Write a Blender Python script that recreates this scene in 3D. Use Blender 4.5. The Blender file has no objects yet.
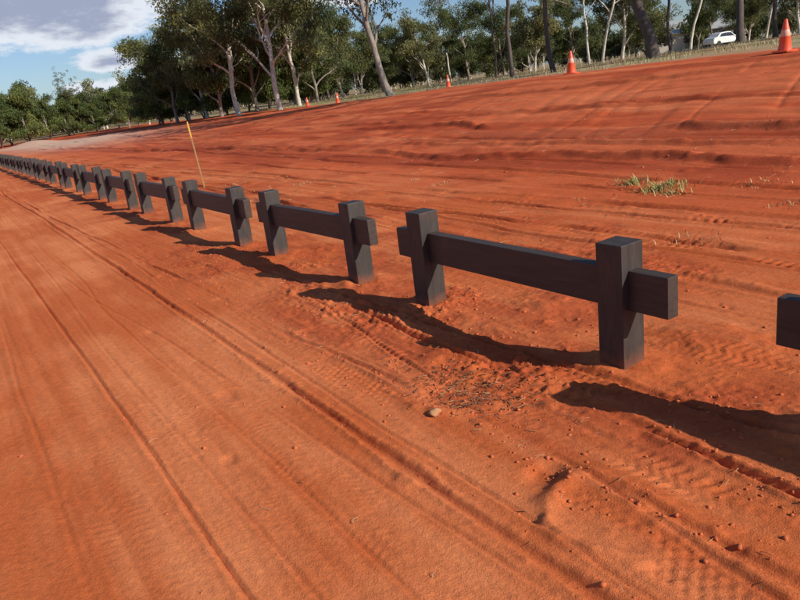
import bpy, math, random
import numpy as np
from mathutils import Matrix, Vector
random.seed(7); rng=np.random.default_rng(11)
S=bpy.context.scene
COL=S.collection
# ---------------------------------------------------------------- helpers
DF=np.array([-0.52,0.854]); DF/=np.linalg.norm(DF)
NR=np.array([DF[1],-DF[0]])
O=np.array([1.08,3.27])
def w(u,v): return O[0]+u*DF[0]+v*NR[0], O[1]+u*DF[1]+v*NR[1]
def uv(x,y):
    a=x-O[0]; b=y-O[1]
    return a*DF[0]+b*DF[1], a*NR[0]+b*NR[1]
def vnoise(x,y,seed=0):
    x=np.asarray(x,np.float32); y=np.asarray(y,np.float32)
    x,y=np.broadcast_arrays(x,y)
    xi=np.floor(x); yi=np.floor(y); fx=x-xi; fy=y-yi
    fx=fx*fx*fx*(fx*(fx*6-15)+10); fy=fy*fy*fy*(fy*(fy*6-15)+10)
    xi=xi.astype(np.int32).astype(np.uint32); yi=yi.astype(np.int32).astype(np.uint32)
    sx=np.uint32(374761393); sy=np.uint32(668265263); ss=np.uint32((seed*974634777)&0xffffffff)
    ax=xi*sx; bx=ax+sx; ay=yi*sy+ss; by=ay+sy
    def h(k):
        k=(k^(k>>np.uint32(13)))*np.uint32(1274126177)
        k=k^(k>>np.uint32(16))
        return (k&np.uint32(0xffff)).astype(np.float32)*np.float32(1/65535.0)
    a=h(ax+ay); b=h(bx+ay); c=h(ax+by); d=h(bx+by)
    return (a*(1-fx)+b*fx)*(1-fy)+(c*(1-fx)+d*fx)*fy
def fbm(x,y,seed=0,o=4):
    s=0; a=.5; t=0
    for i in range(o):
        s=s+a*vnoise(x*2**i+i*17.3,y*2**i-i*9.1,seed+i); t+=a; a*=.5
    return s/t
def sst(a,b,x):
    t=np.clip((x-a)/(b-a),0,1); return t*t*(3-2*t)
def crest(u):
    vc=14+8*sst(10,48,u)+6*sst(50,140,u)
    zc=1.1-.45*sst(14,50,u)-.35*sst(50,110,u)
    return vc,zc
def base_h(u,v):
    u=np.asarray(u,float); v=np.asarray(v,float)
    vc,zc=crest(u)
    t=np.clip((v-4.6)/(vc-4.6),0,1)
    p=.5*t*t*(3-2*t)+.5*t
    z=zc*p+np.minimum(.012*np.maximum(v-vc,0),.3)
    far=sst(2,6,v)
    z=z+far*.12*(fbm(u/5,v/5,3,3)-.5)*sst(0,3,v)*(1-sst(40,60,v)*.5)
    z=z+.22*np.exp(-((u-62)/9)**2-((v-9)/3.0)**2)+.5*np.exp(-((u-78)/6)**2-((v-6)/2.2)**2)
    return z
def newmat(name):
    m=bpy.data.materials.new(name); m.use_nodes=True
    nt=m.node_tree; b=nt.nodes['Principled BSDF']
    return m,nt,b
def N(nt,t,**k):
    n=nt.nodes.new(t)
    for a,b in k.items(): setattr(n,a,b)
    return n
def mkmesh(name,V,F,mats,midx=None,smooth=None,col=None):
    me=bpy.data.meshes.new(name)
    V=np.asarray(V,np.float32)
    me.vertices.add(len(V)); me.vertices.foreach_set('co',V.ravel())
    tot=sum(f.shape[0]*f.shape[1] for f in F); npoly=sum(f.shape[0] for f in F)
    me.loops.add(tot); me.polygons.add(npoly)
    me.loops.foreach_set('vertex_index',np.concatenate([f.ravel() for f in F]).astype(np.int32))
    ls=[];s=0
    for f in F:
        ls.append(s+np.arange(f.shape[0])*f.shape[1]); s+=f.size
    me.polygons.foreach_set('loop_start',np.concatenate(ls).astype(np.int32))
    if midx is not None: me.polygons.foreach_set('material_index',midx.astype(np.int32))
    if smooth is not None: me.polygons.foreach_set('use_smooth',smooth)
    me.update(calc_edges=True)
    if col is not None:
        a=me.color_attributes.new('Col','FLOAT_COLOR','POINT')
        c=np.ones((len(V),4),np.float32); c[:,:3]=col
        a.data.foreach_set('color',c.ravel())
    for m in mats: me.materials.append(m)
    return me
def addobj(name,me,parent=None,loc=None,rot=None,scale=None):
    o=bpy.data.objects.new(name,me); COL.objects.link(o)
    if parent: o.parent=parent
    if loc is not None: o.location=loc
    if rot is not None: o.rotation_euler=rot
    if scale is not None: o.scale=scale
    return o
# ---------------------------------------------------------------- camera
f=700.; p=math.atan(215/f); ro=math.asin(.129)
cp,sp=math.cos(p),math.sin(p); cr,sr=math.cos(ro),math.sin(ro)
R_=Vector((1,0,0)); U_=Vector((0,sp,cp)); F_=Vector((0,cp,-sp))
ix=R_*cr-U_*sr; iy=R_*sr+U_*cr
M=Matrix(((ix.x,iy.x,-F_.x,0),(ix.y,iy.y,-F_.y,0),(ix.z,iy.z,-F_.z,1.5),(0,0,0,1)))
cam=bpy.data.cameras.new('camera'); cam.lens=36*f/800; cam.sensor_width=36
cam.clip_start=.05; cam.clip_end=6000
co=bpy.data.objects.new('camera',cam); COL.objects.link(co); co.matrix_world=M; S.camera=co
# ---------------------------------------------------------------- light
el=math.radians(29.6)
sd=Vector((-.8*math.cos(el),.6*math.cos(el),-math.sin(el)))
L=bpy.data.lights.new('sun','SUN'); L.energy=5.0; L.angle=math.radians(.5); L.color=(1,.93,.81)
lo=bpy.data.objects.new('sun',L); COL.objects.link(lo); lo.rotation_euler=sd.to_track_quat('-Z','Y').to_euler()
W=bpy.data.worlds.new('World'); S.world=W; W.use_nodes=True
nt=W.node_tree; nt.nodes.clear()
out=N(nt,'ShaderNodeOutputWorld'); sky=N(nt,'ShaderNodeTexSky'); sky.sky_type='NISHITA'; sky.sun_disc=False
sky.sun_elevation=el; sky.sun_rotation=math.radians(126.9); sky.ozone_density=1.5; sky.dust_density=.5; sky.air_density=1.0
hs=N(nt,'ShaderNodeMix',data_type='RGBA',blend_type='MULTIPLY'); hs.inputs[0].default_value=1; hs.inputs[7].default_value=(.78,.93,1.22,1)
nt.links.new(sky.outputs[0],hs.inputs[6])
bg=N(nt,'ShaderNodeBackground'); bg.inputs[1].default_value=.085; nt.links.new(hs.outputs[2],bg.inputs[0])
tc=N(nt,'ShaderNodeTexCoord'); sep=N(nt,'ShaderNodeSeparateXYZ'); nt.links.new(tc.outputs['Generated'],sep.inputs[0])
def MA(op,a,b=None,c=None,clamp=False,nt=nt):
    n=N(nt,'ShaderNodeMath',operation=op); n.use_clamp=clamp
    for i,x in enumerate((a,b,c)):
        if x is None: continue
        if isinstance(x,(int,float)): n.inputs[i].default_value=x
        else: nt.links.new(x,n.inputs[i])
    return n.outputs[0]
az=MA('ARCTAN2',sep.outputs[0],sep.outputs[1]); az=MA('MULTIPLY',az,57.3)
ell=MA('ARCSINE',sep.outputs[2]); ell=MA('MULTIPLY',ell,57.3)
cx=N(nt,'ShaderNodeCombineXYZ'); nt.links.new(MA('MULTIPLY',az,.22),cx.inputs[0]); nt.links.new(MA('MULTIPLY',ell,.55),cx.inputs[1])
nz=N(nt,'ShaderNodeTexNoise'); nz.inputs['Scale'].default_value=1.0; nz.inputs['Detail'].default_value=10; nz.inputs['Roughness'].default_value=.62
nt.links.new(cx.outputs[0],nz.inputs['Vector'])
def blob(a0,e0,ra,re,amp):
    dx=MA('DIVIDE',MA('SUBTRACT',az,a0),ra); dy=MA('DIVIDE',MA('SUBTRACT',ell,e0),re)
    s=MA('ADD',MA('MULTIPLY',dx,dx),MA('MULTIPLY',dy,dy))
    return MA('MULTIPLY',MA('SUBTRACT',1.0,s,clamp=True),amp)
m=blob(-22.5,9.0,12,4.6,.62)
m=MA('ADD',m,blob(-17.8,4.1,5.5,1.0,.42)); m=MA('ADD',m,blob(-17,2.3,7,1.1,.42)); m=MA('ADD',m,blob(2,11,14,5,.35)); m=MA('ADD',m,blob(-1,6.8,6,1.3,.3))
m=MA('ADD',m,blob(60,16,40,8,.3)); m=MA('ADD',m,blob(-80,18,40,9,.3))
dens=MA('ADD',nz.outputs[0],m)
fac=N(nt,'ShaderNodeMapRange',interpolation_type='SMOOTHSTEP'); fac.inputs[1].default_value=.61; fac.inputs[2].default_value=.77
nt.links.new(dens,fac.inputs[0])
sh=N(nt,'ShaderNodeMapRange',interpolation_type='SMOOTHSTEP'); sh.inputs[1].default_value=.78; sh.inputs[2].default_value=1.04
nt.links.new(dens,sh.inputs[0])
cc=N(nt,'ShaderNodeMix',data_type='RGBA'); nt.links.new(sh.outputs[0],cc.inputs[0])
cc.inputs[6].default_value=(.82,.87,.95,1); cc.inputs[7].default_value=(.37,.42,.57,1)
bg2=N(nt,'ShaderNodeBackground'); nt.links.new(cc.outputs[2],bg2.inputs[0]); bg2.inputs[1].default_value=.95
mx=N(nt,'ShaderNodeMixShader'); nt.links.new(fac.outputs[0],mx.inputs[0]); nt.links.new(bg.outputs[0],mx.inputs[1]); nt.links.new(bg2.outputs[0],mx.inputs[2])
nt.links.new(mx.outputs[0],out.inputs[0])
S.view_settings.view_transform='Standard'; S.view_settings.look='None'; S.view_settings.exposure=0
# ---------------------------------------------------------------- ground
def axis(x0,lo,hi,segs):
    a=[x0]
    while a[-1]<hi: a.append(a[-1]+segs(a[-1]))
    b=[x0]
    while b[-1]>lo: b.append(b[-1]-segs(b[-1]))
    return np.array(b[:0:-1]+a)
C=.0095
def cv(v):
    if v<-2.7: return C+.06*(-2.7-v)
    if v<.3: return C
    if v<20: return C+.0050*(v-.3)
    return .108+.07*(v-20)
def cu(u):
    if u<-2.2: return C+.08*(-2.2-u)
    if u<1.4: return C
    if u<60: return C+.0085*(u-1.4)
    return .508+.07*(u-60)
AV=axis(0,-2500,2500,cv); AU=axis(0,-600,3500,cu)
Ug,Vg=np.meshgrid(AU,AV,indexing='ij'); shp=Ug.shape
u=Ug; v=Vg
z=base_h(u,v)
near=(1-sst(25,45,u))*sst(-12,-5,v)*(1-sst(12,24,v))
def win(ulo,uhi,vlo,vhi):
    i0,i1=np.searchsorted(AU,ulo),np.searchsorted(AU,uhi); j0,j1=np.searchsorted(AV,vlo),np.searchsorted(AV,vhi)
    return (slice(i0,i1),slice(j0,j1))
nw=win(-12,46,-12,25); un,vn,nn=u[nw],v[nw],near[nw]
zn=z[nw]
zn+=nn*.018*(fbm(un*.22,vn*2.0,21,2)-.5)
zn+=nn*.007*(fbm(un*.7,vn*8,23,3)-.5)*(1-sst(4,7,vn))
zn+=nn*.006*(fbm(un*6,vn*7,25,4)-.5)
dl=1-np.abs(2*vnoise(un*.35+3,vn*22,31)-1); zn-=nn*.0020*dl**4*(vn<-.9)
dl=1-np.abs(2*vnoise(un*.25+13,vn*11,32)-1); zn-=nn*.0040*dl**6*(vn<2.5)
dl=1-np.abs(2*vnoise((un+.2*vn)*.5+13,(vn-.2*un)*30,33)-1); zn-=nn*.0018*dl**5*(vn<2.5)*sst(.45,.6,fbm(un*.7,vn*1.5,34,2))
dl=1-np.abs(2*vnoise((un-.15*vn)*.4+3,(vn+.15*un)*16,35)-1); zn-=nn*.0026*dl**6*(vn<2.5)*sst(.45,.6,fbm(un*.6+4,vn*1.2,36,2))
rough=np.exp(-((vn+.20)/.66)**2)*(1-.5*sst(2,9,un))
rough=rough+.55*np.exp(-((vn-1.6)/1.4)**2)
rough*=nn*(.12+1.25*sst(.3,.75,fbm(un*1.1,vn*1.3,41,3)))
zn+=rough*.030*(fbm(un*4,vn*5,43,5)-.5)
def crumbs(fr,th,seed):
    a=np.maximum(fbm(un*fr,vn*fr,seed,2)-th,0); return np.minimum(a*5,1)
patch=sst(.42,.62,fbm(un*2.2,vn*2.6,46,3))
zn+=rough*(.012*crumbs(16,.62,47)+.009*crumbs(34,.58,48)+.006*crumbs(60,.56,49))*(.2+patch)
zn+=nn*.0035*crumbs(30,.66,50)*sst(.5,.65,fbm(un*1.5,vn*2,45,3))
def groove(v0,k,wd,dp,seed,wob=.06,ridge=.5,br=.0,ur=None,crumb=1.):
    ulo,uhi=(ur if ur else (-6,45)); ulo-=.6; uhi+=.6
    e=[v0+k*ulo,v0+k*uhi]; s_=win(ulo,uhi,min(e)-wob-6*wd,max(e)+wob+6*wd)
    uu,vv=u[s_],v[s_]; u1=uu[:,:1]
    c=v0+k*u1+wob*(fbm(u1*.33,u1*0+seed,seed,3)-.5)*2+.25*wd*(fbm(u1*6,u1*0,seed+8,2)-.5)
    d=vv-c
    a=near[s_]*(1 if br==0 else sst(br-.12,br+.12,fbm(u1*.8,u1*0+2.3,seed+5,2)))
    if ur: a=a*sst(ur[0]-.3,ur[0]+.3,u1)*(1-sst(ur[1]-.5,ur[1]+.5,u1))
    a=a*(.55+.8*fbm(u1*1.1,u1*0+5,seed+6,3))
    wn=wd*(.75+.5*vnoise(u1*3,u1*0,seed+3))
    x_=np.abs(d)/wn
    cr_=.55+crumb*1.8*np.maximum(fbm(uu*26,vv*30,seed+1,3)-.42,0)+.6*(fbm(u1*2.5,u1*0+1,seed+2,2)-.5)
    z[s_]+=-a*dp*(1-sst(.45,1.3,x_))+a*dp*ridge*np.exp(-((x_-1.9)/.75)**2)*cr_
def tread(v0,k,hw,dp,seed,per=.075,wob=.05,lo=.42,kind=0,ur=None):
    ulo,uhi=(ur if ur else (-6,30)); ulo-=.6; uhi+=.6
    e=[v0+k*ulo,v0+k*uhi]; s_=win(ulo,uhi,min(e)-wob-2*hw,max(e)+wob+2*hw)
    uu,vv=u[s_],v[s_]; u1=uu[:,:1]
    c=v0+k*u1+wob*(fbm(u1*.3,u1*0+seed,seed,3)-.5)*2
    d=vv-c
    m_=near[s_]*(1-sst(hw*.92,hw*1.04,np.abs(d)))*sst(lo-.05,lo+.18,fbm(uu*2.6,vv*6,seed+9,5))
    if ur: m_=m_*sst(ur[0]-.3,ur[0]+.3,u1)*(1-sst(ur[1]-.5,ur[1]+.5,u1))
    wv=.30*(fbm(uu*10,vv*10,seed+7,3)-.5)
    if kind==0: ph=(uu+np.abs(d)*.7)/per+wv; s=np.clip(np.sin(ph*2*math.pi)*3,-1,1)*np.clip((np.abs(d)-.012)/.006,-1,1)
    elif kind==1: ph=(uu+d*.4)/per+.5*(d>0)+wv; s=np.clip(np.sin(ph*2*math.pi)*3,-1,1)*np.clip((np.abs(d)-.02)/.006,-1,1)
    else:
        row=np.floor(d/.04); ph=uu/per+.5*(row%2)+wv; s=np.clip(np.sin(ph*2*math.pi)*3,-1,1); s=np.minimum(s,np.clip((np.abs(d/.04-row-.5)*-1+.38)/.08,-1,1))
    s=s*(.35+1.1*fbm(uu*14,vv*14,seed+12,3))
    z[s_]+=m_*dp*(s*.9-1.0)
    e_=np.exp(-((np.abs(d)-hw*1.1)/.014)**2)*near[s_]*dp*1.5*(.1+1.1*fbm(uu*9,vv*9,seed+4,3))
    z[s_]+=e_*sst(lo-.1,lo+.1,fbm(u1*1.8,u1*0,seed+3,2))
groove(-2.14,.0,.012,.014,101,.03,.3)
groove(-1.34,.0,.022,.018,102,.05,.75)
groove(-1.22,.01,.012,.009,103,.06,.5,.45)
groove(-.94,-.02,.020,.016,104,.08,.8,.42)
groove(-1.78,.01,.010,.006,105,.05,.3,.4)
groove(-2.0,.012,.010,.005,119,.04,.3,.42)
groove(-2.55,.01,.010,.005,106,.06,.3,.45)
groove(-.50,.03,.020,.018,107,.1,.9,.45,(-3,6))
groove(-.12,-.05,.018,.015,117,.1,.9,.45,(-3,4))
groove(-.80,.12,.012,.010,108,.08,.7,.4,(-2.4,3)); groove(-1.5,-.06,.010,.007,109,.08,.4,.4,(-2.4,7))
tread(-1.66,.0,.11,.0016,110,.042,.05,.50,0)
tread(-1.88,.0,.07,.0012,115,.035,.05,.52,2)
tread(-1.06,.0,.10,.0032,111,.050,.05,.48,2)
tread(-.70,-.015,.11,.0042,112,.055,.08,.47,1,(-3,9))
tread(-2.36,.01,.11,.0010,113,.045,.05,.53,1)
tread(-.28,-.11,.11,.0044,114,.055,.05,.46,0,(-3,1.2))
tread(-.95,.10,.10,.0030,116,.050,.05,.50,2,(-2.4,.8))
tread(.35,-.25,.10,.0040,118,.050,.05,.45,1,(-2.6,.2))
for i,(a,b,c_,d_) in enumerate([(1.0,.05,.03,.020),(1.35,.03,.05,.022),(1.9,.0,.03,.018),(2.35,-.04,.05,.030),(2.9,-.02,.04,.030),(3.3,-.02,.06,.030),(3.9,.0,.05,.028),(4.5,.03,.06,.028),(5.3,.0,.06,.024),(6.3,.05,.06,.024)]):
    groove(a,b,c_,d_,120+i,.22,.75,.40,None,.6)
tread(1.15,.03,.14,.005,140,.08,.1,.46,0); tread(3.1,-.02,.16,.007,141,.11,.15,.46,0); tread(2.1,.02,.15,.006,142,.08,.1,.48,1)
# graded bank
bank=sst(4.5,6.5,v)*(1-sst(0,2.0,v-crest(u)[0]))*(1-sst(60,90,u))
bw=win(-30,95,3,32); ub,vb,bk=u[bw],v[bw],bank[bw]
q1=ub+.55*vb; q2=vb-.16*ub
sc=1-np.abs(2*fbm(q1*.10+5,q2*1.5,51,3)-1)
z[bw]+=bk*.035*(sc-.6)
l1=1-np.abs(2*vnoise(ub*.10+2,(vb-.03*ub)*3.2,151)-1); z[bw]-=bk*.026*l1**6
l2=1-np.abs(2*vnoise(ub*.16+8,(vb+.05*ub)*5.5,152)-1); z[bw]-=bk*.018*l2**6*sst(.4,.6,fbm(ub*.2,vb*.4,153,2))
def berm(off,k,a_,sd_,wd=.12,th=.5):
    c=off+k*ub+1.0*(fbm(ub*.15,ub*0+sd_,sd_,3)-.5)+.12*(fbm(ub*1.5,ub*0,sd_+5,3)-.5)
    dd=vb-c; m_=sst(th-.1,th+.06,fbm(ub*.3,ub*0+3,sd_+1,2))*(1-sst(60,80,ub))
    z[bw]+=m_*a_*(np.exp(-(dd/wd)**2)-.6*np.exp(-((dd+2*wd)/wd)**2))*(.2+1.6*fbm(ub*4,vb*4,sd_+2,4))
berm(7.4,.05,.055,91,.09); berm(9.8,-.04,.05,94,.09,.45); berm(5.6,.0,.055,97,.09,.42); berm(11.6,.02,.05,200,.08,.45); berm(8.6,.10,.035,203,.06,.45); berm(6.6,-.03,.04,206,.07,.45)
r1=1-np.abs(2*fbm((ub+.9*vb)*1.6,(vb-.9*ub)*.12,57,3)-1)
z[bw]+=bk*.024*(r1-.6)*sst(.4,.6,fbm(ub*.15,vb*.2,58,2))
r2=1-np.abs(2*vnoise((ub-.35*vb)*2.3,(vb+.35*ub)*.16,59)-1)
z[bw]-=bk*.026*r2**5*sst(.45,.6,fbm(ub*.2+7,vb*.2,60,2))
z[bw]+=bk*.036*(fbm(ub*1.8,vb*2.1,55,6)-.5)
pt=sst(.5,.66,fbm(ub*.5+2,vb*.8,154,3)); z[bw]+=bk*pt*.05*np.maximum(fbm(ub*5,vb*5,155,4)-.45,0)
def bump(u0,v0,ru,rv,a):
    s_=win(u0-1.7*ru,u0+1.7*ru,v0-1.7*rv,v0+1.7*rv); uu,vv=u[s_],v[s_]
    r=np.sqrt(((uu-u0)/ru)**2+((vv-v0)/rv)**2)+.45*(fbm(uu*9,vv*9,61,3)-.5)
    z[s_]+=a*np.exp(-r**4)
def ring(u0,v0,r0,wd,a,side):
    s_=win(u0-1,u0+1,v0-1,v0+1); uu,vv=u[s_],v[s_]
    du=uu-u0; dv=vv-v0; r=np.sqrt(du**2+dv**2)+.08*(fbm(uu*5,vv*5,63,3)-.5)
    z[s_]+=a*np.exp(-((r-r0)/wd)**2)*np.clip(du*side[0]+dv*side[1]+.3*r,0,None)/np.maximum(r,.05)*(.2+1.5*fbm(uu*10,vv*10,64,4))
ring(-.80,-.95,.26,.035,.020,(.4,-.9)); bump(-.75,-.92,.26,.22,.014)
bump(-.45,-.98,.07,.09,-.020); bump(.40,-.80,.16,.18,-.014); ring(.38,-.80,.20,.05,.018,(-.6,-.7))
bump(.85,-.55,.10,.10,.018); bump(.1,-.42,.14,.09,.016); bump(-.15,.55,.3,.2,.03); bump(1.0,.5,.25,.2,.03); bump(-1.1,.25,.2,.15,.03)
for j in range(170):
    uu=rng.uniform(-2.2,6); vv=rng.normal(-.25,.5); s0=rng.uniform(.4,1)
    bump(uu,vv,rng.uniform(.03,.12)*s0,rng.uniform(.03,.08)*s0,rng.choice([-1,1])*rng.uniform(.003,.011))
for j in range(110): bump(rng.uniform(-1,14),rng.uniform(.8,6),rng.uniform(.06,.30),rng.uniform(.04,.16),rng.choice([-1,1])*rng.uniform(.008,.022))
for s in range(-1,9):
    for du_ in (0,1.64):
        pu=2.6*s+du_ if s>=0 else -1.08-1.64+du_
        s_=win(pu-.6,pu+.6,-.6,.6); r=np.sqrt((u[s_]-pu)**2+v[s_]**2)
        z[s_]+=.028*np.exp(-((r-.13)/.10)**2)*(.1+1.4*fbm(u[s_]*9,v[s_]*9,71,4))
# colours (albedo)
A=lambda *c: np.array(c,np.float32)
def lerp(a,b,t):
    a=np.asarray(a,np.float32); b=np.asarray(b,np.float32); t=np.asarray(t,np.float32)[...,None]
    return a*(1-t)+b*t
c1=fbm(u*.5,v*1.1,81,3); c2=fbm(u*3,v*5,83,3); c3=fbm(u*.5,v*11,84,3)
col=lerp(A(.60,.140,.042),A(.78,.245,.092),np.clip(sst(.35,.72,c1)*.7+(c2-.5)*.8+(c3-.5)*1.0,0,1))
rr=np.zeros(shp,np.float32); rr[nw]=np.clip(rough*1.4,0,1)
col=lerp(col,A(.46,.088,.030),np.clip(rr*(c2*2.4-.4),0,1)*.85)
col=lerp(col,A(.55,.096,.033),sst(1.0,6.0,v)*(.8+.2*c1))
t_=np.zeros(shp,np.float32); t_[bw]=np.clip(bk*sst(.5,.8,sc)*.5+bk*sst(.5,.8,fbm(ub*.15,vb*1.8,88,5))*.7,0,1); col=lerp(col,A(.70,.19,.075),t_)
t_[bw]=np.clip(sst(1.5,5,vb)*(1-sst(60,90,ub))*(1-sst(0,2,vb-crest(ub)[0]))*(sst(.5,.70,fbm(ub*.12+4,vb*1.6,87,6))+.8*sst(.58,.68,fbm(ub*.5,vb*1.0,156,5))),0,1)*.65; col=lerp(col,A(.33,.052,.021),t_)
vc,_=crest(u)
g=sst(.8,2.2,v-vc+1.6*(fbm(u*.5,v*.5,85,3)-.5)*2)
gc=lerp(A(.42,.31,.18),A(.26,.23,.10),sst(.4,.7,fbm(u*.25,v*.25,89,3)))
gc=lerp(gc,A(.46,.20,.10),sst(.55,.7,fbm(u*.3+9,v*.4,90,3))*.7)
col=lerp(col,gc,g)
pale=np.exp(-((u-66)/15)**2-((v-8)/4.5)**2)+sst(.5,1,np.exp(-((u-80)/14)**2-((v-5)/4)**2))
col=lerp(col,A(.66,.42,.30),np.clip(pale*1.3,0,1)*(1-g))
left=sst(9,16,-v)
col=lerp(col,A(.30,.22,.11),np.clip(left+sst(110,130,u)*(1-g),0,1)*.9)
X,Y=w(u,v)
idx=np.arange(u.size).reshape(shp)
q=np.stack([idx[:-1,:-1],idx[1:,:-1],idx[1:,1:],idx[:-1,1:]],-1).reshape(-1,4)[:,::-1]
gm,gt,gb=newmat('red_soil')
at=N(gt,'ShaderNodeVertexColor'); at.layer_name='Col'
geo=N(gt,'ShaderNodeNewGeometry')
def noise(nt_,sc_,de=6,ro_=.6):
    n=N(nt_,'ShaderNodeTexNoise'); n.inputs['Scale'].default_value=sc_; n.inputs['Detail'].default_value=de; n.inputs['Roughness'].default_value=ro_
    return n
n1=noise(gt,26,5,.75); gt.links.new(geo.outputs['Position'],n1.inputs['Vector'])
n3=noise(gt,180,3,.75); gt.links.new(geo.outputs['Position'],n3.inputs['Vector'])
mr=N(gt,'ShaderNodeMapRange'); gt.links.new(n1.outputs[0],mr.inputs[0]); mr.inputs[1].default_value=.25; mr.inputs[2].default_value=.75; mr.inputs[3].default_value=.79; mr.inputs[4].default_value=1.17
mr3=N(gt,'ShaderNodeMapRange'); gt.links.new(n3.outputs[0],mr3.inputs[0]); mr3.inputs[1].default_value=.3; mr3.inputs[2].default_value=.7; mr3.inputs[3].default_value=.80; mr3.inputs[4].default_value=1.15
mm=MA('MULTIPLY',mr.outputs[0],mr3.outputs[0],nt=gt)
vm=N(gt,'ShaderNodeVectorMath',operation='SCALE'); gt.links.new(at.outputs[0],vm.inputs[0]); gt.links.new(mm,vm.inputs['Scale'])
gt.links.new(vm.outputs[0],gb.inputs['Base Color']); gb.inputs['Roughness'].default_value=.95; gb.inputs['Specular IOR Level'].default_value=.1
b1=N(gt,'ShaderNodeBump'); b1.inputs['Strength'].default_value=.65; b1.inputs['Distance'].default_value=.012; gt.links.new(n1.outputs[0],b1.inputs['Height'])
b2=N(gt,'ShaderNodeBump'); b2.inputs['Strength'].default_value=.8; b2.inputs['Distance'].default_value=.004; gt.links.new(n3.outputs[0],b2.inputs['Height']); gt.links.new(b1.outputs[0],b2.inputs['Normal'])
gt.links.new(b2.outputs[0],gb.inputs['Normal'])
gme=mkmesh('ground',np.stack([X.ravel(),Y.ravel(),z.ravel()],1),[q],[gm],smooth=np.ones(len(q),bool),col=col.reshape(-1,3))
addobj('ground',gme)
Zg=z
def hz(uu,vv):
    i=np.clip(np.searchsorted(AU,uu)-1,0,len(AU)-2); j=np.clip(np.searchsorted(AV,vv)-1,0,len(AV)-2)
    a=(uu-AU[i])/(AU[i+1]-AU[i]); b=(vv-AV[j])/(AV[j+1]-AV[j])
    return Zg[i,j]*(1-a)*(1-b)+Zg[i+1,j]*a*(1-b)+Zg[i,j+1]*(1-a)*b+Zg[i+1,j+1]*a*b
def hw(x,y):
    a,b=uv(x,y); return float(hz(a,b))
# ---------------------------------------------------------------- fence
def fencemat(name,ca,cb,stretch):
    m,t,b=newmat(name)
    tcn=N(t,'ShaderNodeTexCoord'); mp=N(t,'ShaderNodeMapping'); mp.inputs['Scale'].default_value=stretch
    oi=N(t,'ShaderNodeObjectInfo'); va=N(t,'ShaderNodeVectorMath',operation='ADD')
    t.links.new(tcn.outputs['Object'],va.inputs[0])
    cxx=N(t,'ShaderNodeCombineXYZ'); t.links.new(MA('MULTIPLY',oi.outputs['Random'],9.0,nt=t),cxx.inputs[2]); t.links.new(cxx.outputs[0],va.inputs[1])
    t.links.new(va.outputs[0],mp.inputs[0])
    n=noise(t,6,8,.7); t.links.new(mp.outputs[0],n.inputs['Vector'])
    cr_=N(t,'ShaderNodeValToRGB'); cr_.color_ramp.elements[0].position=.3; cr_.color_ramp.elements[1].position=.72
    cr_.color_ramp.elements[0].color=(*ca,1); cr_.color_ramp.elements[1].color=(*cb,1)
    t.links.new(n.outputs[0],cr_.inputs[0])
    g_=N(t,'ShaderNodeNewGeometry'); sx=N(t,'ShaderNodeSeparateXYZ'); t.links.new(g_.outputs['Position'],sx.inputs[0])
    n5=noise(t,14,5,.6); t.links.new(g_.outputs['Position'],n5.inputs['Vector'])
    hh=MA('ADD',sx.outputs[2],MA('MULTIPLY',n5.outputs[0],-.16,nt=t),nt=t)
    d=N(t,'ShaderNodeMapRange'); t.links.new(hh,d.inputs[0]); d.inputs[1].default_value=-.07; d.inputs[2].default_value=.02; d.inputs[3].default_value=.6; d.inputs[4].default_value=.02
    # dusty smears higher up
    n6=noise(t,5,6,.65); t.links.new(g_.outputs['Position'],n6.inputs['Vector'])
    d6=N(t,'ShaderNodeMapRange'); t.links.new(n6.outputs[0],d6.inputs[0]); d6.inputs[1].default_value=.55; d6.inputs[2].default_value=.8; d6.inputs[3].default_value=0; d6.inputs[4].default_value=.22
    dd=MA('MAXIMUM',d.outputs[0],d6.outputs[0],nt=t)
    mxx=N(t,'ShaderNodeMix',data_type='RGBA'); t.links.new(dd,mxx.inputs[0]); t.links.new(cr_.outputs[0],mxx.inputs[6]); mxx.inputs[7].default_value=(.28,.085,.038,1)
    t.links.new(mxx.outputs[2],b.inputs['Base Color']); b.inputs['Roughness'].default_value=.55; b.inputs['Specular IOR Level'].default_value=.35
    bb=N(t,'ShaderNodeBump'); bb.inputs['Strength'].default_value=.35; bb.inputs['Distance'].default_value=.004; t.links.new(n.outputs[0],bb.inputs['Height']); t.links.new(bb.outputs[0],b.inputs['Normal'])
    return m
mpost=fencemat('charcoal_post',(.026,.023,.021),(.060,.052,.046),(4,4,.8))
mrail=fencemat('charcoal_rail',(.034,.026,.022),(.066,.050,.041),(.5,5,5))
import bmesh
def box(name,sx,sy,z0,z1,mat,bev=.006):
    bm=bmesh.new(); bmesh.ops.create_cube(bm,size=1)
    for vv in bm.verts: vv.co=Vector((vv.co.x*sx,vv.co.y*sy,z0+(vv.co.z+.5)*(z1-z0)))
    bmesh.ops.bevel(bm,geom=bm.edges[:],offset=bev,segments=2,affect='EDGES',profile=.6)
    me=bpy.data.meshes.new(name); bm.to_mesh(me); bm.free(); me.materials.append(mat)
    return me
pm=box('post',.155,.155,-.35,.655,mpost,.005)
rm=box('rail',2.24,.075,.330,.530,mrail,.004)
fe=bpy.data.objects.new('post_and_rail_fence',None); COL.objects.link(fe)
ang=math.atan2(DF[1],DF[0])
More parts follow.
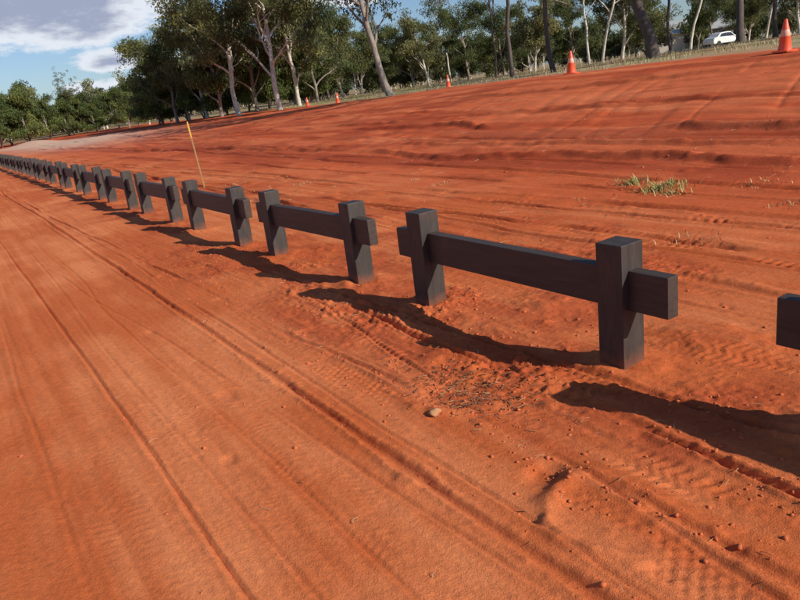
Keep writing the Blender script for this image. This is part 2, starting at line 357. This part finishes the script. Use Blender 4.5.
for s in range(-2,48):
    u0=2.6*s if s>=0 else -1.10-1.64+(s+1)*2.6
    if s>=1: u0+=.04
    jit=rng.normal(0,1,8)
    for k,du_ in enumerate((0,1.64)):
        x,y=w(u0+du_,.008*jit[k])
        addobj('post',pm,fe,(x,y,base_h(u0,0)+.010*jit[2+k]),(.009*jit[4],.009*jit[5],ang+.02*jit[6+k]))
    x,y=w(u0+.82,.0)
    addobj('rail',rm,fe,(x,y,.006*jit[4]),(0,.004*jit[5],ang+.004*jit[6]))
# ---------------------------------------------------------------- trees
def leafmat(name):
    m,t,b=newmat(name)
    a=N(t,'ShaderNodeVertexColor'); a.layer_name='Col'
    oi=N(t,'ShaderNodeObjectInfo')
    hsn=N(t,'ShaderNodeHueSaturation'); t.links.new(a.outputs[0],hsn.inputs['Color'])
    t.links.new(MA('ADD',MA('MULTIPLY',oi.outputs['Random'],.45,nt=t),.85,nt=t),hsn.inputs['Value'])
    t.links.new(MA('ADD',MA('MULTIPLY',oi.outputs['Random'],-.03,nt=t),.510,nt=t),hsn.inputs['Hue'])
    df=N(t,'ShaderNodeBsdfDiffuse'); t.links.new(hsn.outputs[0],df.inputs[0])
    tr=N(t,'ShaderNodeBsdfTranslucent'); t.links.new(hsn.outputs[0],tr.inputs[0])
    mi=N(t,'ShaderNodeMixShader'); mi.inputs[0].default_value=.38
    o=t.nodes['Material Output']; t.links.new(df.outputs[0],mi.inputs[1]); t.links.new(tr.outputs[0],mi.inputs[2]); t.links.new(mi.outputs[0],o.inputs[0])
    t.nodes.remove(b)
    return m
def barkmat(name):
    m,t,b=newmat(name)
    a=N(t,'ShaderNodeVertexColor'); a.layer_name='Col'
    g_=N(t,'ShaderNodeNewGeometry'); mp=N(t,'ShaderNodeMapping'); mp.inputs['Scale'].default_value=(3,3,1.2); t.links.new(g_.outputs['Position'],mp.inputs[0])
    n=noise(t,2.2,5,.7); t.links.new(mp.outputs[0],n.inputs['Vector'])
    r=N(t,'ShaderNodeMapRange'); t.links.new(n.outputs[0],r.inputs[0]); r.inputs[1].default_value=.3; r.inputs[2].default_value=.7; r.inputs[3].default_value=.5; r.inputs[4].default_value=1.25
    vm_=N(t,'ShaderNodeVectorMath',operation='SCALE'); t.links.new(a.outputs[0],vm_.inputs[0]); t.links.new(r.outputs[0],vm_.inputs['Scale'])
    t.links.new(vm_.outputs[0],b.inputs['Base Color']); b.inputs['Roughness'].default_value=.85
    return m
ML=leafmat('gum_leaves'); MB=barkmat('gum_bark')
class Tree:
    def __init__(s,seed,H,rad,clear,spread,bark,leaf=(.135,.145,.066),dens=1.0,lsize=.28,lean=0.,depth=3,clump=.55,kids=(7,9)):
        s.r=random.Random(seed); s.g=np.random.default_rng(seed)
        s.bv=[];s.bf=[];s.nb=0; s.cl=[]
        s.H=H; s.dens=dens; s.ls=lsize; s.maxd=depth; s.clump=clump; s.spread=spread; s.kids=kids
        d=Vector((lean,0,1)).normalized()
        s.grow(Vector((0,0,-.3)),d,H*.62,rad,0,clear)
        s.leaf=leaf; s.bark=bark
        s.build()
    def tube(s,pts,rs,k):
        n0=s.nb
        prev=None
        for i,(p_,r_) in enumerate(zip(pts,rs)):
            d=(pts[min(i+1,len(pts)-1)]-pts[max(i-1,0)]).normalized()
            a=d.orthogonal().normalized() if prev is None else (prev-d*prev.dot(d)).normalized()
            prev=a; b=d.cross(a)
            for j in range(k):
                t=2*math.pi*j/k; s.bv.append(p_+a*(r_*math.cos(t))+b*(r_*math.sin(t)))
        for i in range(len(pts)-1):
            for j in range(k):
                s.bf.append((n0+i*k+j,n0+i*k+(j+1)%k,n0+(i+1)*k+(j+1)%k,n0+(i+1)*k+j))
        s.nb=len(s.bv)
    def grow(s,p_,d,Ln,r_,dep,clear):
        n=7 if dep==0 else (5 if dep==1 else 3)
        pts=[p_.copy()]; rs=[r_*(1.25 if dep==0 else 1)]; dirs=[d.copy()]
        wob=.10 if dep==0 else .24
        for i in range(n):
            d=(d+Vector((s.r.gauss(0,wob),s.r.gauss(0,wob),s.r.gauss(0,wob*.6)+(.05 if dep<2 else .02)))).normalized()
            p_=p_+d*(Ln/n); pts.append(p_.copy()); rs.append(r_*(1-(.5 if dep==0 else .62)*(i+1)/n)); dirs.append(d.copy())
        s.tube(pts,rs,8 if dep==0 else (5 if dep==1 else 3))
        if dep>=s.maxd:
            s.cl.append((pts[-1],s.clump*s.r.uniform(.6,1.2))); return
        if dep==s.maxd-1: s.cl.append((pts[-1],s.clump*s.r.uniform(.8,1.2))); s.cl.append((pts[-2],s.clump*s.r.uniform(.5,.9)))
        nc={0:s.r.randint(*s.kids),1:s.r.randint(4,5),2:s.r.randint(3,4)}.get(dep,3)
        for c_ in range(nc):
            t=clear+(1-clear)*((c_+s.r.random())/nc) if dep==0 else s.r.uniform(.3,1)
            if c_==nc-1: t=1
            k=min(int(t*n),n-1); fr=t*n-k; pp=pts[k].lerp(pts[k+1],min(fr,1)); rr_=rs[k]*(1-fr)+rs[min(k+1,n)]*fr
            ph=c_*2.4+s.r.uniform(-.6,.6) if dep==0 else s.r.uniform(0,6.283)
            side=Vector((math.cos(ph),math.sin(ph),s.r.uniform(-.05,.3)))
            am=s.r.uniform(.6,1.05)*s.spread if dep==0 else s.r.uniform(.5,.95)
            if c_==nc-1: am*=.4
            nd=(dirs[k+1]*(1.0)+side*am).normalized()
            ll=Ln*(s.r.uniform(.36,.55) if dep==0 else s.r.uniform(.42,.62))
            s.grow(pp,nd,ll,rr_*.62,dep+1,clear)
    def build(s):
        V=[np.array([tuple(x) for x in s.bv])]; nb=len(s.bv)
        bc=np.tile(np.array(s.bark),(nb,1))
        LV=[];LC=[]
        for c_,rad in s.cl:
            k=int(34*s.dens*(rad/.5)**2*s.g.uniform(.6,1.2))+4
            pos=s.g.normal(0,1,(k,3)); pos/=np.maximum(np.linalg.norm(pos,axis=1,keepdims=True),.01); pos*= (s.g.random((k,1))**.45)*rad*np.array([[1.15,1.15,.8]])
            pos+=np.array(tuple(c_)); pos[:,2]-=rad*.25
            ax=s.g.normal(0,.55,(k,3)); ax[:,2]-=.7; ax/=np.linalg.norm(ax,axis=1,keepdims=True)
            sd_=np.cross(ax,s.g.normal(0,1,(k,3))); sd_/=np.maximum(np.linalg.norm(sd_,axis=1,keepdims=True),.01)
            ln=s.ls*s.g.uniform(.6,1.3,(k,1)); wd=ln*.18
            q_=np.stack([pos-ax*ln*.5,pos+sd_*wd-ax*ln*.05,pos+ax*ln*.5,pos-sd_*wd],1)
            LV.append(q_.reshape(-1,3))
            br=s.g.uniform(.55,1.4); yl=s.g.uniform(-.15,.3)
            c0=np.array(s.leaf)*br*np.array([1+yl,1+yl*.5,1-yl*.3])
            cc_=c0[None,:]*s.g.uniform(.75,1.3,(k,1)); LC.append(np.repeat(cc_,4,0))
        LV=np.concatenate(LV); LC=np.concatenate(LC)
        s.V=np.concatenate([V[0],LV]); s.C=np.concatenate([bc,LC])
        s.F1=np.array(s.bf); s.F2=nb+np.arange(len(LV)).reshape(-1,4)
    def mesh(s,name):
        F=[np.concatenate([s.F1,s.F2])]
        mi=np.concatenate([np.zeros(len(s.F1)),np.ones(len(s.F2))])
        sm=np.concatenate([np.ones(len(s.F1),bool),np.zeros(len(s.F2),bool)])
        return mkmesh(name,s.V,F,[MB,ML],mi,sm,s.C)
WH=(.62,.56,.47); GR=(.28,.23,.19); DK=(.10,.075,.06)
T={}
T['wa']=Tree(1,13.5,.21,.28,1.05,WH,dens=1.25,clump=.70)
T['wb']=Tree(2,12.5,.19,.20,1.1,WH,leaf=(.145,.155,.07),dens=1.2,clump=.72)
T['ga']=Tree(3,13,.20,.32,1.0,GR,dens=1.1,clump=.64)
T['gb']=Tree(4,11,.18,.12,1.2,GR,leaf=(.125,.148,.063),dens=1.35,clump=.74)
T['dk']=Tree(5,15,.26,.42,1.1,DK,leaf=(.12,.13,.06),dens=.9)
T['th']=Tree(6,15,.12,.50,.7,DK,leaf=(.12,.13,.06),dens=.9,clump=.5)
T['le']=Tree(8,14,.25,.40,1.2,GR,lean=-.40,dens=1.0,clump=.62)
T['bu']=Tree(9,7.0,.12,.03,1.3,GR,leaf=(.115,.15,.055),dens=1.4,clump=.74)
T['bs']=Tree(10,9.5,.15,.08,1.1,WH,leaf=(.155,.165,.078),dens=1.2,clump=.62)
T['wt']=Tree(12,14,.13,.42,.8,WH,leaf=(.14,.15,.075),dens=.9,clump=.55,kids=(5,6))
TM={k:t.mesh('gum_tree') for k,t in T.items()}
def at_(px,Yd): return Yd*(px-400+26.4)/723.0, Yd
def plant(kind,px,Yd,sc=1.,rz=None,name='eucalyptus_tree'):
    x,y=at_(px,Yd)
    return addobj(name,TM[kind],None,(x,y,hw(x,y)-.05),(0,0,rng.uniform(0,6.28) if rz is None else rz),(sc,sc,sc*rng.uniform(.95,1.05)))
for a in [('gb',163,84,.95),('gb',178,76,.97),('bs',190,80,1.08),('wb',208,74,.94),('wa',240,62,1.04),('gb',222,70,1.02),('wa',281,58,1.02),('gb',258,70,1.08),('wb',300,66,1.02),('gb',318,74,.98),('bu',205,76,1.0),('bu',160,80,1.0),('bu',188,80,.9),('bu',228,76,.95),('bu',250,76,.95),('bu',270,74,.9),('bu',296,80,.9),('bu',172,88,1.0),('gb',330,82,.92),('bu',312,80,.85)]: plant(*a)
plant('le',392,50,1.0,.1)
for a in [('wb',345,82,.84),('bs',362,86,.9),('gb',384,90,.78),('gb',414,86,.76),('bs',430,76,.85),('wt',452,84,.85),('gb',470,80,.78),('th',497,60,.85),('th',513,38,1.0),('th',555,34,1.0),('bs',535,78,.88),('gb',505,86,.8),('wt',590,62,.9),('wt',602,56,.85),('wb',622,68,.84),('gb',575,84,.82),('gb',648,82,.8),('dk',655,31,1.0),('wt',690,62,.95),('th',672,55,1.0),('gb',712,92,.78),('dk',741,44,.95),('th',776,38,1.0),('wb',800,70,.84),('wt',765,66,.82),('bs',748,92,.85),('ga',840,50,1.0),('dk',905,27,.9),('ga',980,33,.9),('gb',870,70,1.)]: plant(*a)
for a in [('bu',12,96,1.0),('bu',30,92,1.12),('bu',52,104,.9),('bu',2,88,1.0),('bu',70,110,.9),('th',75,110,.55),('bu',-20,90,1.1),('bu',-45,85,1.2),('bu',88,114,.88),('bu',140,108,1.0),('bu',120,114,.92),('bs',105,125,.65),('bu',98,104,.65),('bu',130,100,.75),('bs',150,104,.75)]: plant(*a)
# distant mass of trees: one object
VV=[];FF=[];CC=[];MI=[];off=0
small=[Tree(20+i,H,.14,.03,1.15,bk_,leaf=lf,dens=.5,lsize=.55,depth=2,clump=1.15) for i,(H,lf,bk_) in enumerate([(9,(.13,.145,.065),GR),(8,(.11,.13,.06),WH),(10,(.15,.155,.08),WH)])]
def mass(px,Yd,sc):
    global off
    t=random.choice(small)
    x,y=at_(px,Yd); zz=hw(x,y)
    a=random.uniform(0,6.28); ca,sa=math.cos(a),math.sin(a)
    P=t.V*sc; P=np.stack([P[:,0]*ca-P[:,1]*sa+x,P[:,0]*sa+P[:,1]*ca+y,P[:,2]*random.uniform(.8,1.15)+zz],1)
    VV.append(P); CC.append(t.C*random.uniform(.75,1.25)); FF.append(np.concatenate([t.F1,t.F2])+off); MI.append(np.concatenate([np.zeros(len(t.F1)),np.ones(len(t.F2))])); off+=len(P)
for i in range(100): mass(random.uniform(290,900),random.uniform(95,150),random.uniform(.55,.9))
for i in range(75): mass(random.uniform(-120,330),random.uniform(120,190),random.uniform(.7,1.0))
for i in range(90): mass(-400+i*20+random.uniform(-8,8),random.uniform(200,250),random.uniform(1.0,1.35))
dm=mkmesh('distant_trees',np.concatenate(VV),[np.concatenate(FF)],[MB,ML],np.concatenate(MI),None,np.concatenate(CC))
addobj('distant_trees',dm)
# ---------------------------------------------------------------- cones
def flatmat(name,c,r=.6,var=.15):
    m,t,b=newmat(name); g_=N(t,'ShaderNodeNewGeometry'); n=noise(t,9,5,.6); t.links.new(g_.outputs['Position'],n.inputs['Vector'])
    r_=N(t,'ShaderNodeMapRange'); t.links.new(n.outputs[0],r_.inputs[0]); r_.inputs[3].default_value=1-var*1.5; r_.inputs[4].default_value=1+var
    vm_=N(t,'ShaderNodeVectorMath',operation='SCALE'); vm_.inputs[0].default_value=c; t.links.new(r_.outputs[0],vm_.inputs['Scale'])
    t.links.new(vm_.outputs[0],b.inputs['Base Color']); b.inputs['Roughness'].default_value=r
    return m
mor=flatmat('orange_plastic',(.80,.10,.03),.45); mwh=flatmat('reflective_band',(.80,.42,.30),.4)
def cone_mesh():
    V=[];F=[];mi=[]
    def quad(a,b,c,d,m_): F.append((a,b,c,d)); mi.append(m_)
    lv=[(.19,0),(.19,.025),(.175,.035),(.13,.037)]
    for r_,z_ in lv:
        for sx,sy in ((1,1),(-1,1),(-1,-1),(1,-1)): V.append((sx*r_,sy*r_,z_))
    for i in range(3):
        for j in range(4): quad(i*4+j,i*4+(j+1)%4,(i+1)*4+(j+1)%4,(i+1)*4+j,0)
    quad(12,13,14,15,0)
    prof=[(.150,.037),(.145,.06),(.105,.33),(.1055,.331),(.082,.47),(.0815,.471),(.035,.68),(.028,.70),(.018,.70),(.018,.60)]
    n0=len(V);K=24
    for r_,z_ in prof:
        for j in range(K): V.append((r_*math.cos(2*math.pi*j/K),r_*math.sin(2*math.pi*j/K),z_))
    for i in range(len(prof)-1):
        for j in range(K): quad(n0+i*K+j,n0+i*K+(j+1)%K,n0+(i+1)*K+(j+1)%K,n0+(i+1)*K+j,1 if i in(3,) else 0)
    return mkmesh('traffic_cone',V,[np.array(F)],[mor,mwh],np.array(mi),np.array([False]*13+[True]*(len(F)-13)))
cm=cone_mesh()
for px,Yd in ((786,16.4),(572,23.2),(449,43),(338,50),(308,58)):
    dxp=px-400; x=Yd*(dxp+26)/724.
    addobj('traffic_cone',cm,None,(x,Yd,hw(x,Yd)+.005),(0,0,rng.uniform(0,1.5)))
# ---------------------------------------------------------------- survey stake
ms=flatmat('stake_paint',(.30,.18,.07),.7); mt=flatmat('stake_tip',(.62,.38,.06),.6)
bm=bmesh.new(); lv=[(0,-.2,.015),(0,.9,.014),(0,1.0,.014),(0,1.28,.014),(0,1.32,.005)]
rings=[]
for _,zz,r_ in lv: rings.append([bm.verts.new((a*r_,b*r_*.6,zz)) for a,b in ((1,1),(-1,1),(-1,-1),(1,-1))])
for i in range(4):
    for j in range(4):
        fc=bm.faces.new((rings[i][j],rings[i][(j+1)%4],rings[i+1][(j+1)%4],rings[i+1][j])); fc.material_index=1 if i>=2 else 0
bm.faces.new(rings[-1])
me=bpy.data.meshes.new('survey_stake'); bm.to_mesh(me); bm.free(); me.materials.append(ms); me.materials.append(mt)
addobj('survey_stake',me,None,(-3.64,14.4,hw(-3.64,14.4)),(.02,-.06,.4))
# ---------------------------------------------------------------- soil clods, twigs, grass
def scatter_rocks(name,n,mat,su,sv,smin,smax):
    ico=bmesh.new(); bmesh.ops.create_icosphere(ico,subdivisions=1,radius=1); iv=np.array([tuple(q.co) for q in ico.verts]); itf=np.array([[q.index for q in fc.verts] for fc in ico.faces]); ico.free()
    V=[];F=[]
    for i in range(n):
        uu=su(); vv=sv(uu); s_=smin+(smax-smin)*rng.random()**3.5
        P=iv*rng.uniform(.55,1.3,(len(iv),1))*np.array([[s_,s_*rng.uniform(.6,1),s_*rng.uniform(.45,.8)]])
        a=rng.uniform(0,6.28); x,y=w(uu,vv); zz=hz(uu,vv)
        P=np.stack([P[:,0]*math.cos(a)-P[:,1]*math.sin(a)+x,P[:,0]*math.sin(a)+P[:,1]*math.cos(a)+y,P[:,2]+zz+s_*.1],1)
        F.append(itf+i*len(iv)); V.append(P)
    return addobj(name,mkmesh(name,np.concatenate(V),[np.concatenate(F)],[mat],None,None))
mclod=flatmat('soil_clod',(.56,.135,.043),.95,.25)
PC=[(rng.uniform(-2.2,6),rng.normal(-.35,.5),rng.uniform(.1,.35)) for _ in range(22)]+[(.38,-.72,.25)]*5+[(-.5,-.9,.2)]*2
def cl_u():
    global _p; _p=PC[rng.integers(len(PC))]; return _p[0]+rng.normal(0,_p[2])
scatter_rocks('soil_clods',3400,mclod,cl_u,lambda a:_p[1]+rng.normal(0,_p[2]*.6) if rng.random()<.8 else rng.normal(-.3,.8),.002,.014)
scatter_rocks('ridge_clods',1100,mclod,lambda:rng.uniform(-2.2,8),lambda a:-1.30+rng.choice([0,.38,.82,1.2])+rng.normal(0,.04),.002,.010)
scatter_rocks('bank_clods',1400,mclod,lambda:rng.uniform(-2,30),lambda a:rng.uniform(.8,14),.004,.024)
mst=flatmat('pale_stone',(.46,.22,.10),.9,.2)
u_,v_=uv(.095,2.98)
def stone(u0,v0,s_,nm):
    bm=bmesh.new(); bmesh.ops.create_icosphere(bm,subdivisions=3,radius=1)
    for q_ in bm.verts:
        n_=float(fbm(np.array([q_.co.x*1.6+5+q_.co.z]),np.array([q_.co.y*1.6+u0+7]),5,3)[0])
        q_.co=Vector((q_.co.x*s_*1.2,q_.co.y*s_*.85,q_.co.z*s_*.7))*(.55+.9*n_)
    for fc in bm.faces: fc.smooth=True
    me=bpy.data.meshes.new(nm); bm.to_mesh(me); bm.free(); me.materials.append(mst)
    x,y=w(u0,v0); addobj(nm,me,None,(x,y,float(hz(u0,v0))+s_*.15),(0,0,.5))
stone(u_,v_,.026,'stone'); stone(-.55,.9,.018,'stone')
def sticks(name,n,cols,su,sv,lmin,lmax,rad,up=.05):
    V=[];F=[];C_=[];k=0
    for i in range(n):
        uu=su(); vv=sv(); x,y=w(uu,vv); zz=float(hz(uu,vv))
        a=rng.uniform(0,6.28); ln=rng.uniform(lmin,lmax); r_=rad*rng.uniform(.5,1.2)
        d=Vector((math.cos(a),math.sin(a),rng.uniform(-up,up))); s_=Vector((-d.y,d.x,0)); bend=rng.normal(0,.12)*ln
        c0=Vector((x,y,zz+.004+abs(d.z)*ln*.5))
        pts=[c0-d*ln*.5,c0+s_*bend+Vector((0,0,.004)),c0+d*ln*.5]
        for j,pp in enumerate(pts):
            rr_=r_*(1-.3*j)
            for o_ in (s_*rr_,Vector((0,0,rr_)),-s_*rr_): V.append(tuple(pp+o_))
        for j in range(2):
            for t in range(3): F.append((k+j*3+t,k+j*3+(t+1)%3,k+j*3+3+(t+1)%3,k+j*3+3+t))
        k+=9; cc_=np.array(cols[rng.integers(len(cols))])*rng.uniform(.7,1.2); C_+= [cc_]*9
    return addobj(name,mkmesh(name,V,[np.array(F)],[mcol],None,None,np.array(C_)))
mcol,t2_,b_=newmat('straw'); a_=N(t2_,'ShaderNodeVertexColor'); a_.layer_name='Col'; t2_.links.new(a_.outputs[0],b_.inputs['Base Color']); b_.inputs['Roughness'].default_value=.8
STR=[(.55,.34,.16),(.40,.22,.10),(.12,.07,.04),(.60,.46,.27)]
sticks('twigs',620,STR,lambda:rng.uniform(-2.3,7),lambda:rng.normal(-.4,.6) if rng.random()<.6 else rng.uniform(-3.2,4),.015,.075,.0015)
sticks('dead_leaves',300,STR[1:3],lambda:.38+rng.normal(0,.22),lambda:-.70+rng.normal(0,.13),.015,.05,.0030,.12)
sticks('dry_stalks',1200,STR,lambda:rng.uniform(2,30),lambda:rng.uniform(1.,7.5),.04,.20,.003,.1)
def tufts(name,cents,nb,hmin,hmax,cols,spreadr,wid=.004,lean=(.2,1.0)):
    V=[];F=[];C_=[];k=0
    for (uu,vv,sr_) in cents:
        for i in range(int(nb*sr_)):
            a=rng.uniform(0,6.28); rr_=abs(rng.normal(0,spreadr*sr_)); x,y=w(uu+rr_*math.cos(a),vv+rr_*math.sin(a)); zz=float(hz(uu+rr_*math.cos(a),vv+rr_*math.sin(a)))
            h_=rng.uniform(hmin,hmax)*min(sr_,1.3); b=rng.uniform(0,6.28); l=rng.uniform(*lean)*h_
            dx_,dy_=math.cos(b)*l,math.sin(b)*l; sx,sy=-math.sin(b)*wid,math.cos(b)*wid
            V+=[(x-sx,y-sy,zz-.01),(x+sx,y+sy,zz-.01),(x+dx_*.4+sx*.8,y+dy_*.4+sy*.8,zz+h_*.65),(x+dx_*.4-sx*.8,y+dy_*.4-sy*.8,zz+h_*.65),(x+dx_,y+dy_,zz+h_*.9),(x+dx_+sx*.2,y+dy_+sy*.2,zz+h_*.9)]
            F+=[(k,k+1,k+2,k+3),(k+3,k+2,k+5,k+4)]; k+=6
            cc_=np.array(cols[rng.integers(len(cols))])*rng.uniform(.7,1.2); C_+=[cc_]*6
    return addobj(name,mkmesh(name,V,[np.array(F)],[mcol],None,None,np.array(C_)))
GC=[(.30,.34,.08),(.40,.39,.13),(.52,.42,.18)]
def pxg(px,py,z0=0.):
    dx_=px-400; dy_=300-py; x_=dx_*.992+dy_*.129; y_=-dx_*.129+dy_*.992
    fw=f*cp+y_*sp; upp=-f*sp+y_*cp; t=(z0-1.5)/upp; return uv(x_*t,fw*t)
def pxh(px,py):
    z0=0
    for _ in range(8): a_,b_=pxg(px,py,z0); z0=float(hz(a_,b_))
    return a_,b_
ca=pxh(659,190); cb=pxh(633,184)
tufts('grass_tuft',[(*ca,1.0),(*cb,.8),(ca[0]+.1,ca[1]+.35,.6),(ca[0]-.25,ca[1]-.1,.5)],170,.03,.12,GC,.18,.005,(.6,1.8))
cs=[pxh(a,b)+(rng.uniform(.3,.6),) for a,b in ((415,180),(440,185),(580,200),(300,185),(265,190),(235,185),(260,200),(700,240),(770,182),(790,205),(750,184),(285,178),(250,178),(220,180))]
tufts('sparse_dry_grass',cs,60,.03,.09,[(.55,.40,.20),(.42,.32,.14)],.3,.004,(.5,1.6))
pc=[]
for i in range(1300):
    uu=rng.uniform(-5,75); vv=crest(uu)[0]+rng.uniform(1.0,22); pc.append((uu,vv,rng.uniform(.5,1.1)))
tufts('dry_grass',pc,10,.06,.22,[(.48,.38,.21),(.42,.33,.17),(.32,.30,.13)],.35,.008)
# ---------------------------------------------------------------- parked car
mw=flatmat('car_paint',(.75,.75,.73),.3,.03); mg=flatmat('car_glass',(.03,.035,.04),.1,.02); mty=flatmat('tyre',(.025,.025,.025),.8)
ce=bpy.data.objects.new('parked_car',None); COL.objects.link(ce)
prof=[(-2.15,.35),(-2.2,.75),(-2.05,1.0),(-1.55,1.08),(-1.0,1.5),(-.3,1.6),(.6,1.55),(1.15,1.1),(2.0,.98),(2.2,.75),(2.2,.35)]
bm=bmesh.new(); A1=[bm.verts.new((a,-.86,b)) for a,b in prof]; B1=[bm.verts.new((a,.86,b)) for a,b in prof]
bm.faces.new(A1); bm.faces.new(B1[::-1])
for i in range(len(prof)): j=(i+1)%len(prof); bm.faces.new((A1[j],A1[i],B1[i],B1[j]))
for q_ in bm.verts:
    if q_.co.z>1.2: q_.co.y*=.85
bmesh.ops.recalc_face_normals(bm,faces=bm.faces[:]); bmesh.ops.bevel(bm,geom=bm.edges[:],offset=.05,segments=2,affect='EDGES')
me=bpy.data.meshes.new('body'); bm.to_mesh(me); bm.free(); me.materials.append(mw); addobj('body',me,ce)
for s_ in (-1,1):
    for nm,pr in (('window',[(-1.3,1.1),(-.9,1.44),(-.2,1.5),(-.2,1.1)]),('window',[(-.1,1.1),(-.1,1.5),(.55,1.46),(.95,1.1)])):
        me=bpy.data.meshes.new(nm); me.from_pydata([(a,s_*(.885-(b-1.05)*.22),b) for a,b in pr],[],[(0,1,2,3)]); me.materials.append(mg); addobj(nm,me,ce)
for a in (-1.35,1.4):
    for s_ in (-1,1):
        bm=bmesh.new(); bmesh.ops.create_cone(bm,cap_ends=True,segments=24,radius1=.33,radius2=.33,depth=.22); bmesh.ops.bevel(bm,geom=[e for e in bm.edges if len(e.link_faces)==2 and e.calc_face_angle()>1],offset=.03,segments=2,affect='EDGES')
        me=bpy.data.meshes.new('wheel'); bm.to_mesh(me); bm.free(); me.materials.append(mty); addobj('wheel',me,ce,(a,s_*.78,.33),(math.pi/2,0,0))
x,y=at_(722,88); ce.location=(x,y,hw(x,y)); ce.rotation_euler=(0,0,.35)
# ---------------------------------------------------------------- house among the trees
mwal=flatmat('house_wall',(.50,.46,.38),.8,.05); mroof=flatmat('metal_roof',(.42,.42,.40),.5,.05)
he=bpy.data.objects.new('weatherboard_house',None); COL.objects.link(he)
me=bpy.data.meshes.new('walls'); Lh,Wh,Hh=7,4,2.9
me.from_pydata([(-Lh,-Wh,0),(Lh,-Wh,0),(Lh,Wh,0),(-Lh,Wh,0),(-Lh,-Wh,Hh),(Lh,-Wh,Hh),(Lh,Wh,Hh),(-Lh,Wh,Hh),(-Lh,0,Hh+1.7),(Lh,0,Hh+1.7)],[],[(0,1,5,4),(2,3,7,6),(1,2,6,9,5),(3,0,4,8,7)]); me.materials.append(mwal); addobj('walls',me,he)
me=bpy.data.meshes.new('roof'); e=.5
me.from_pydata([(-Lh-e,-Wh-e,Hh-.15),(Lh+e,-Wh-e,Hh-.15),(Lh+e,0,Hh+1.8),(-Lh-e,0,Hh+1.8),(Lh+e,Wh+e,Hh-.15),(-Lh-e,Wh+e,Hh-.15)],[],[(0,1,2,3),(3,2,4,5)]); me.materials.append(mroof); ro_=addobj('roof',me,he); sm_=ro_.modifiers.new('s','SOLIDIFY'); sm_.thickness=.12
for i,xx in enumerate((-5,-2,3,5.5)): addobj('window',box('window',1.3,.06,1.1,2.2,mg,.01),he,(xx,-Wh-.02,0))
addobj('door',box('door',.9,.06,0.02,2.1,flatmat('door_paint',(.2,.1,.07)),.01),he,(.6,-Wh-.02,0))
x,y=at_(694,120); he.location=(x,y,hw(x,y)); he.rotation_euler=(0,0,-.15)
